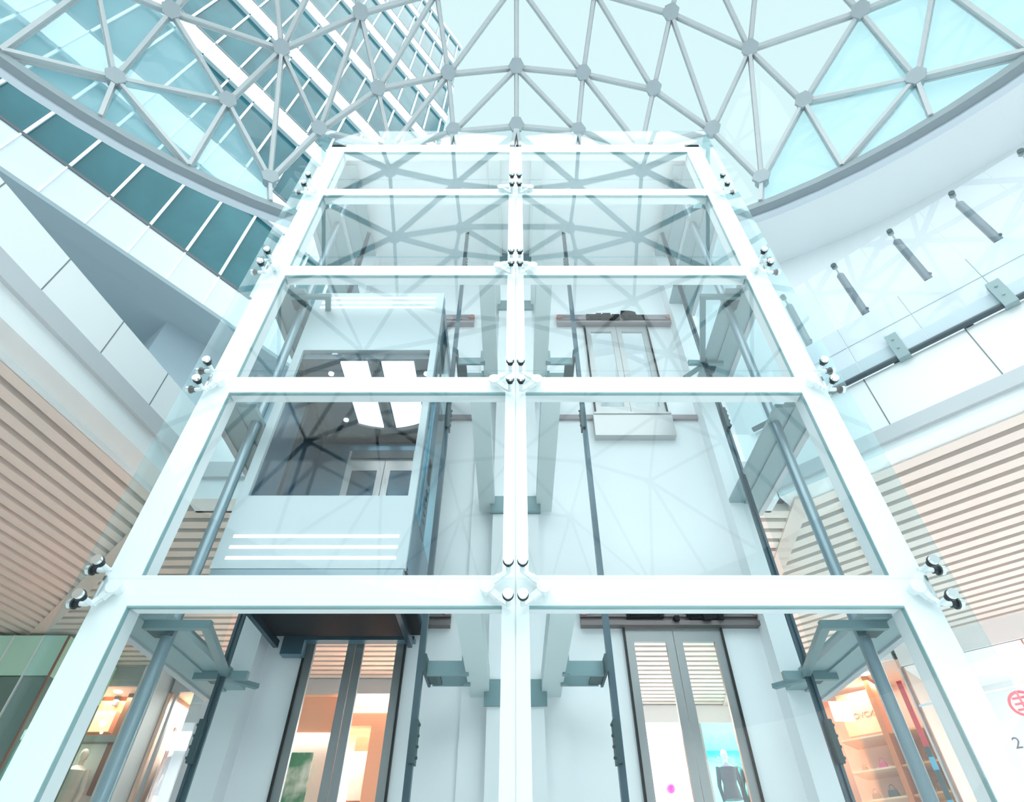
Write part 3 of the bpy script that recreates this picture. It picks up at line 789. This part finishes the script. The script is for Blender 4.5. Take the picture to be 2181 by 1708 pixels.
# ================================================================== SHOPS
def wall_lamp(loc, sx, sy, power, col, rot=(0, 0, 0)):
    l = bpy.data.lights.new('shop_lamp', 'AREA'); l.shape = 'RECTANGLE'; l.size = sx * S; l.size_y = sy * S; l.energy = power; l.color = col
    o = bpy.data.objects.new('shop_lamp', l); C.objects.link(o); o.location = Vector(loc) * S; o.rotation_euler = rot; return o
def shop_room(name, label, loc, rz, W, D_, H, wallm, ceilm, back=None):
    """room in a local frame: x along the front (0..W), y inwards, z up; front open"""
    t = thing(name, label, 'shop', loc, rz)
    MB().box(0, W, D_, D_ + .02, 0, H).build('back_panel', back or wallm, t)
    MB().box(-.02, 0, 0, D_, 0, H).box(W, W + .02, 0, D_, 0, H).build('side_panel', wallm, t)
    MB().box(0, W, 0, D_, H, H + .02).build('ceiling_panel', ceilm, t)
    return t
def bag(loc, m, label, grp, s_=1.0, rz=0):
    t = thing('handbag', label, 'handbag', loc, rz, grp)
    s_ *= .05
    MB().prismY([(-s_, 0), (s_, 0), (s_ * .75, s_ * 1.3), (-s_ * .75, s_ * 1.3)], -s_ * .4, s_ * .4).build('body', m, t)
    h = MB(); pr = None
    for i in range(9):
        a_ = PI * i / 8; p = Vector((s_ * .5 * math.cos(a_), 0, s_ * 1.3 + s_ * .9 * math.sin(a_)))
        if pr is not None: h.bar(pr, p, s_ * .12, s_ * .12, (0, 1, 0))
        pr = p
    h.build('handle', m, t)
    return t
def mannequin(loc, m, label, rz=0):
    t = thing('mannequin', label, 'mannequin', loc, rz)
    MB().box(-.05, .05, -.04, .04, ZF - loc[2], -.001).build('plinth', 'white_shop', t)
    MB().cyl((0, 0, 0), (0, 0, .006), .04, 16).cyl((0, 0, .006), (0, 0, .2), .006, 8).build('stand', 'chrome', t)
    MB().cyl((0, 0, .18), (0, 0, .26), .055, 14, .040).cyl((0, 0, .26), (0, 0, .34), .040, 14, .055).cyl((0, 0, .34), (0, 0, .365), .055, 14, .02).build('torso', m, t, True)
    a = MB()
    for k in (-1, 1): a.cyl((k * .05, 0, .345), (k * .065, 0, .25), .016, 10, .012).cyl((k * .065, 0, .25), (k * .06, -.02, .17), .012, 10, .009)
    a.build('arm', m, t, True)
    MB().cyl((0, 0, .36), (0, 0, .385), .014, 10).ball((0, 0, .41), .025, 12, sc=(.8, .95, 1.2)).build('head', 'skin', t, True)
    return t

YB = 3.45; FZ = -ZF
H0 = ZS - ZF
def down(t, pts, z): 
    for x, y in pts: MB().cyl((x, y, z - .006), (x, y, z), .022, 12).build('downlight', 'warm', t)
# peach shop behind the left lift door (local x: 0 at X = -1.56)
r1 = shop_room('shop_interior', 'peach-lit shop seen through the left lift door', (-1.56, YB, ZF), 0, 1.45, .8, 1.08, 'warmwall', 'peach')
MB().box(0, 1.45, -.02, 0, 1.08, H0).build('fascia_panel', 'trim', r1)
MB().box(.26, .56, .04, .10, .81 + FZ, 1.05 + FZ).build('peach_panel', 'coral', r1)
MB().box(.26, .56, .035, .10, .80 + FZ, .82 + FZ).build('panel_rail', 'warm', r1)
MB().box(.26, .56, .10, .14, 0, .81 + FZ).build('white_panel', 'white_shop', r1)
MB().box(.58, .60, .02, .08, 0, 1.06).build('timber_trim', 'orange', r1)
MB().box(.64, .98, .06, .12, .86 + FZ, .93 + FZ).build('lintel_panel', 'coral', r1)
MB().box(.64, .98, .055, .12, .925 + FZ, .94 + FZ).build('lintel_rail', 'warm', r1)
MB().box(.64, .77, .30, .34, 0, .86 + FZ).build('dark_opening', 'brown', r1)
MB().box(.65, .76, .26, .29, .55 + FZ, .78 + FZ).build('grey_panel', 'trim', r1)
MB().box(.77, .87, .06, .30, 0, .86 + FZ).build('timber_pier', 'coral', r1)
MB().box(.84, .98, .30, .33, .96 + FZ, 1.06 + FZ).build('light_box', 'panel_light', r1)
down(r1, ((.3, .3), (.6, .3), (.9, .25), (1.2, .3)), 1.08)
for x in (.0, .60, 1.0, 1.43): MB().box(x, x + .008, -.008, .008, 0, 1.08).build('glazing_bar', 'trim', r1)
MB().box(0, 1.45, -.002, .002, 0, 1.08).build('shop_glass', 'glass_door', r1)
wall_lamp((-.80, YB + .25, ZF + 1.06), 1.2, .4, 700, (1, .86, .74))
o = MB().box(-.075, .075, 0, .008, 0, .235).build('poster', 'poster'); o.location = Vector((-1.14, YB + .025, .49)) * S
tag(o, 'green and white poster in the shop window behind the left lift door', 'poster')
# peach shop further left, next to a pale blue pillar and a white pier
r7 = shop_room('shop_interior', 'narrow pale peach shop between the white pier and the pale blue pillar', (-1.86, 3.35, ZF), 0, .17, .6, 1.06, 'warmwall', 'peach')
MB().box(0, .17, -.02, 0, 1.06, H0).build('fascia_panel', 'trim', r7)
MB().box(.02, .035, -.01, .01, 0, 1.06).build('glazing_bar', 'trim', r7)
MB().box(.06, .07, .03, .05, 0, .9).build('red_trim', 'orange', r7)
MB().box(.07, .17, .2, .3, .62, .66).build('counter_edge', 'brown', r7)
MB().box(0, .17, -.002, .002, 0, 1.06).build('shop_glass', 'glass_door', r7)
wall_lamp((-1.775, 3.65, ZF + 1.04), .15, .4, 170, (1, .9, .82))
o = MB().box(-1.985, -1.885, 3.22, 3.9, ZF, ZS).build('wall_pier', 'white_shop'); struct(o, 'white pier between two shops left of the lift')
o = MB().box(-1.69, -1.575, 3.25, 3.9, ZF, ZS).build('wall_pillar', 'paleblue'); struct(o, 'pale blue pillar behind the left side glass')
r2 = shop_room('shop_interior', 'orange and brown shop seen between the left column and the pipe', (-2.76, 3.26, ZF), 0, .765, .7, 1.06, 'warmwall', 'trim')
MB().box(0, .77, -.02, 0, 1.06, H0).build('fascia_panel', 'trim', r2)
MB().box(.42, .70, .16, .20, .79 + FZ, 1.04 + FZ).build('copper_panel', 'orange', r2)
MB().box(.66, .72, .10, .16, .60, 1.06).build('timber_pier', 'brown', r2)
MB().box(.40, .70, .13, .15, 0, .745 + FZ).build('white_panel', 'white_shop', r2)
MB().box(.40, .70, .08, .20, .745 + FZ, .775 + FZ).build('grey_shelf', 'joint', r2)
MB().box(.42, .62, .12, .16, .80 + FZ, .90 + FZ).build('picture_panel', 'coral', r2)
for x in (.47, .57): MB().box(x, x + .02, .13, .155, .93 + FZ, .975 + FZ).build('dark_tile', 'trimdark', r2)
for x in (.44, .52, .62): MB().ball((x, .07, .785 + FZ), .008, 8).build('lamp_globe', 'warm', r2, True)
MB().ball((.60, .08, .83 + FZ), .018, 10).build('lamp_globe', 'warm', r2, True)
down(r2, ((.2, .3), (.45, .06), (.62, .06)), 1.06)
MB().box(0, .77, -.002, .002, 0, 1.06).build('shop_glass', 'glass_door', r2)
wall_lamp((-2.36, 3.45, ZF + 1.04), .6, .3, 260, (1, .86, .72))
mannequin((-2.17, 3.32, .27), 'skin', 'pale mannequin in the window of the orange and brown shop')
mannequin((-1.785, 3.50, .36), 'navy', 'mannequin in dark clothes in the narrow peach shop window')
kz = thing('kiosk', 'mint-topped glass kiosk with a brown edge at the far left', 'kiosk', (-3.005, 2.75, ZF))
KH = H0 - .02
MB().box(-.9, .88, .004, .45, .96, KH).build('mint_panel', 'mint', kz)
MB().box(-.9, .878, .008, .45, 0, .955).build('glass_wall', 'moss', kz)
MB().box(.878, .886, 0, .008, 0, KH).build('corner_post', 'brown', kz)
for x in (.62, .76): MB().box(x, x + .006, .0, .008, 0, KH).build('glazing_bar', 'white2', kz)
# white and turquoise shops behind the right lift door
r3 = shop_room('shop_interior', 'bright white shop seen through the right lift door', (.30, 3.95, ZF), 0, .80, .8, 1.06, 'white_shop', 'white_shop')
MB().box(0, .80, -.02, 0, 1.06, H0).build('fascia_panel', 'white_shop', r3)
MB().box(0, .80, -.002, .002, 0, 1.06).build('shop_glass', 'glass_door', r3)
MB().ball((.62, .10, .66 + FZ), .028, 10).build('pink_pendant', 'magenta', r3, True)
MB().cyl((.62, .10, .68 + FZ), (.62, .10, 1.06), .002, 6).build('pendant_cord', 'trim', r3)
wall_lamp((.70, 4.3, ZF + 1.04), .7, .5, 450, (1, .98, .98))
mannequin((.98, 4.08, .18), 'plum', 'mannequin in plum clothes in the white shop window behind the right lift door')
r4 = shop_room('shop_interior', 'turquoise shop seen through the right edge of the right lift door', (1.13, 3.95, ZF), 0, .6, .7, 1.06, 'turq', 'white_shop')
MB().box(0, .6, -.02, 0, 1.06, H0).build('fascia_panel', 'white_shop', r4)
MB().box(0, .6, -.002, .002, 0, 1.06).build('shop_glass', 'glass_door', r4)
for k in range(4): MB().bar((.02 + .06 * k, .2, .92), (.22 + .06 * k, .2, .87 - .02 * k), .008, .008).build('ceiling_rod', 'moss', r4)
MB().box(0, .012, -.01, .01, 0, 1.06).build('glazing_bar', 'trim', r4)
wall_lamp((1.43, 4.25, ZF + 1.04), .5, .5, 300, (.85, 1, .98))
mannequin((1.275, 4.04, .42), 'navy', 'mannequin in a dark coat in the turquoise shop window')
mannequin((1.44, 4.12, .42), 'trimdark', 'mannequin in grey behind the dark-coated one in the turquoise shop')
# right wing shops on the 45 degree line x + y = SR
SR = 4.85
rz = math.atan2(-1, 1)
def rloc(s_, z, inn=0): p = Vector((SR / 2, SR / 2)) + Vector((1, -1)).normalized() * s_ + Rn * inn; return (p.x, p.y, z)
r5 = shop_room('shop_interior', 'peach handbag shop with lit shelves right of the lift', rloc(-1.34, ZF), rz, .58, .40, 1.10, 'warmwall', 'white_shop')
r6 = shop_room('shop_interior', 'white shop with red lettering at the far right', rloc(-.74, ZF), rz, 2.4, .6, 1.06, 'white_shop', 'white_shop')
for r_, W, hh in ((r5, .58, 1.10), (r6, 2.4, 1.06)):
    MB().box(0, W, -.02, 0, hh, H0).build('fascia_panel', 'white_shop', r_)
    MB().box(0, W, -.002, .002, 0, hh).build('shop_glass', 'glass_door', r_)
down(r5, ((.1, .1), (.25, .1), (.4, .1)), 1.10)
wall_lamp(rloc(-1.05, ZF + 1.08, .16),   .4, .2, 60, (1, .88, .74))
wall_lamp(rloc(.30, ZF + 1.04, .3), 2.0, .3, 500, (1, .97, .98))
MB().box(.16, .355, .26, .28, .79 + FZ, .99 + FZ).build('sign_board', 'coral', r5)
for zz in (.50, .62, .76): MB().box(.14, .355, .16, .39, zz + FZ - .008, zz + FZ).build('shelf', 'peach', r5)
for zz in (.50, .62, .76): MB().box(.385, .57, .16, .39, zz + FZ - .008, zz + FZ).build('shelf', 'amber', r5)
MB().box(.385, .57, .37, .39, .40 + FZ, .76 + FZ).build('back_lining', 'amber', r5)
MB().box(.36, .385, .14, .39, 0, 1.10).build('divider', 'orange', r5)
def lp(x, y, z): c, s_ = math.cos(rz), math.sin(rz); a = rloc(-1.34, ZF); return (a[0] + x * c - y * s_, a[1] + x * s_ + y * c, a[2] + z + FZ)
BG = 'handbags on the shelves of the peach shop'
bag(lp(.21, .2, .50), 'greybag', 'small grey handbag at the left end of the lower peach shelf', BG, .42, rz)
bag(lp(.29, .2, .50), 'trimdark', 'dark handbag at the right of the lower peach shelf', BG, .50, rz)
bag(lp(.20, .2, .62), 'tan', 'tan handbag at the left end of the upper peach shelf', BG, .28, rz)
bag(lp(.29, .2, .62), 'pink', 'pink handbag on the upper peach shelf', BG, .42, rz)
bag(lp(.43, .2, .62), 'greybag', 'grey handbag on the middle orange shelf', BG, .42, rz)
bag(lp(.50, .2, .62), 'brown', 'brown handbag on the middle orange shelf', BG, .36, rz)
bag(lp(.43, .2, .50), 'tan', 'tan handbag on the bottom orange shelf', BG, .42, rz)
bag(lp(.50, .2, .50), 'brown', 'brown handbag on the bottom orange shelf', BG, .42, rz)
bt = thing('banner', 'red and blue vertical banner in front of the peach handbag shop', 'banner', lp(.562, -.02, .26), rz)
MB().box(-.011, .011, -.003, .003, .38, .66).build('red_half', 'red', bt)
MB().box(-.011, .011, -.003, .003, .0, .38).build('blue_half', 'blue', bt)
MB().box(-.011, .011, -.004, .004, .34, .38).box(-.011, .011, -.004, .004, .18, .29).build('dark_block', 'bracketdark', bt)
def text(s_, name, m, size, parent, loc, label=None, rot=(PI / 2, 0, 0)):
    cu = bpy.data.curves.new(name, 'FONT'); cu.body = s_; cu.size = size * S; cu.extrude = .002 * S; cu.align_x = 'CENTER'
    cu.materials.append(M[m]); o = bpy.data.objects.new(name, cu); C.objects.link(o)
    bpy.context.view_layer.update()
    me = bpy.data.meshes.new_from_object(o); me.name = name; bpy.data.objects.remove(o)
    o = bpy.data.objects.new(name, me); C.objects.link(o)
    o.parent = parent; o.location = Vector(loc) * S; o.rotation_euler = rot; return o
text('TOVCX', 'lettering', 'letter', .038, r5, (.26, .257, .865 + FZ))
em = MB()
for i in range(20):
    a0, a1 = 2 * PI * i / 20, 2 * PI * (i + 1) / 20
    em.bar((.045 * math.cos(a0), 0, .045 * math.sin(a0)), (.045 * math.cos(a1), 0, .045 * math.sin(a1)), .010, .006, (0, 1, 0))
for k in range(3): em.bar((-.028, 0, -.022 + .022 * k), (.028, 0, -.022 + .022 * k), .008, .006, (0, 1, 0))
em.bar((0, 0, -.04), (0, 0, .04), .008, .006, (0, 1, 0))
o = em.build('red_emblem', 'letterred', r6); o.location = Vector((.385, -.010, .74 + FZ)) * S
text('2', 'numeral', 'letterdark', .06, r6, (.295, -.010, .585 + FZ))
MB().box(.29, .34, -.012, -.006, .53 + FZ, .55 + FZ).build('dark_mark', 'letterdark', r6)
MB().box(.0, 2.4, -.012, -.004, .98 + FZ, .99 + FZ).box(.0, 2.4, -.012, -.004, .80 + FZ, .808 + FZ).build('transom', 'paleblue', r6)
for x in (.0, .50, 1.0, 1.6): MB().box(x, x + .006, -.01, .006, 0, 1.06).build('glazing_bar', 'copper', r6)

# ================================================================== LIGHT
w = bpy.data.worlds.new('sky'); bpy.context.scene.world = w; w.use_nodes = True
nt = w.node_tree; bg = nt.nodes['Background']
tc = nt.nodes.new('ShaderNodeTexCoord'); sep = nt.nodes.new('ShaderNodeSeparateXYZ'); cr = nt.nodes.new('ShaderNodeValToRGB')
nt.links.new(tc.outputs['Generated'], sep.inputs[0]); nt.links.new(sep.outputs['Z'], cr.inputs[0])
cr.color_ramp.elements[0].position = .45; cr.color_ramp.elements[0].color = (.74, .97, 1, 1)
cr.color_ramp.elements[1].position = 1.0; cr.color_ramp.elements[1].color = (.82, .99, 1, 1)
nt.links.new(cr.outputs[0], bg.inputs[0]); bg.inputs[1].default_value = .97
sun = bpy.data.lights.new('sun', 'SUN'); sun.energy = 5.8; sun.angle = math.radians(100); sun.color = (1, .975, .96)
so_ = bpy.data.objects.new('sun', sun); C.objects.link(so_); so_.rotation_euler = (math.radians(46), math.radians(-6), 0)

sc = bpy.context.scene
sc.view_settings.view_transform = 'Standard'; sc.view_settings.look = 'None'
sc.view_settings.exposure = 0.03; sc.view_settings.gamma = 1; sc.view_settings.use_curve_mapping = False
sc.render.engine = 'CYCLES'
sc.cycles.max_bounces = 14; sc.cycles.transparent_max_bounces = 40; sc.cycles.diffuse_bounces = 5; sc.cycles.glossy_bounces = 5
sc.cycles.use_denoising = True
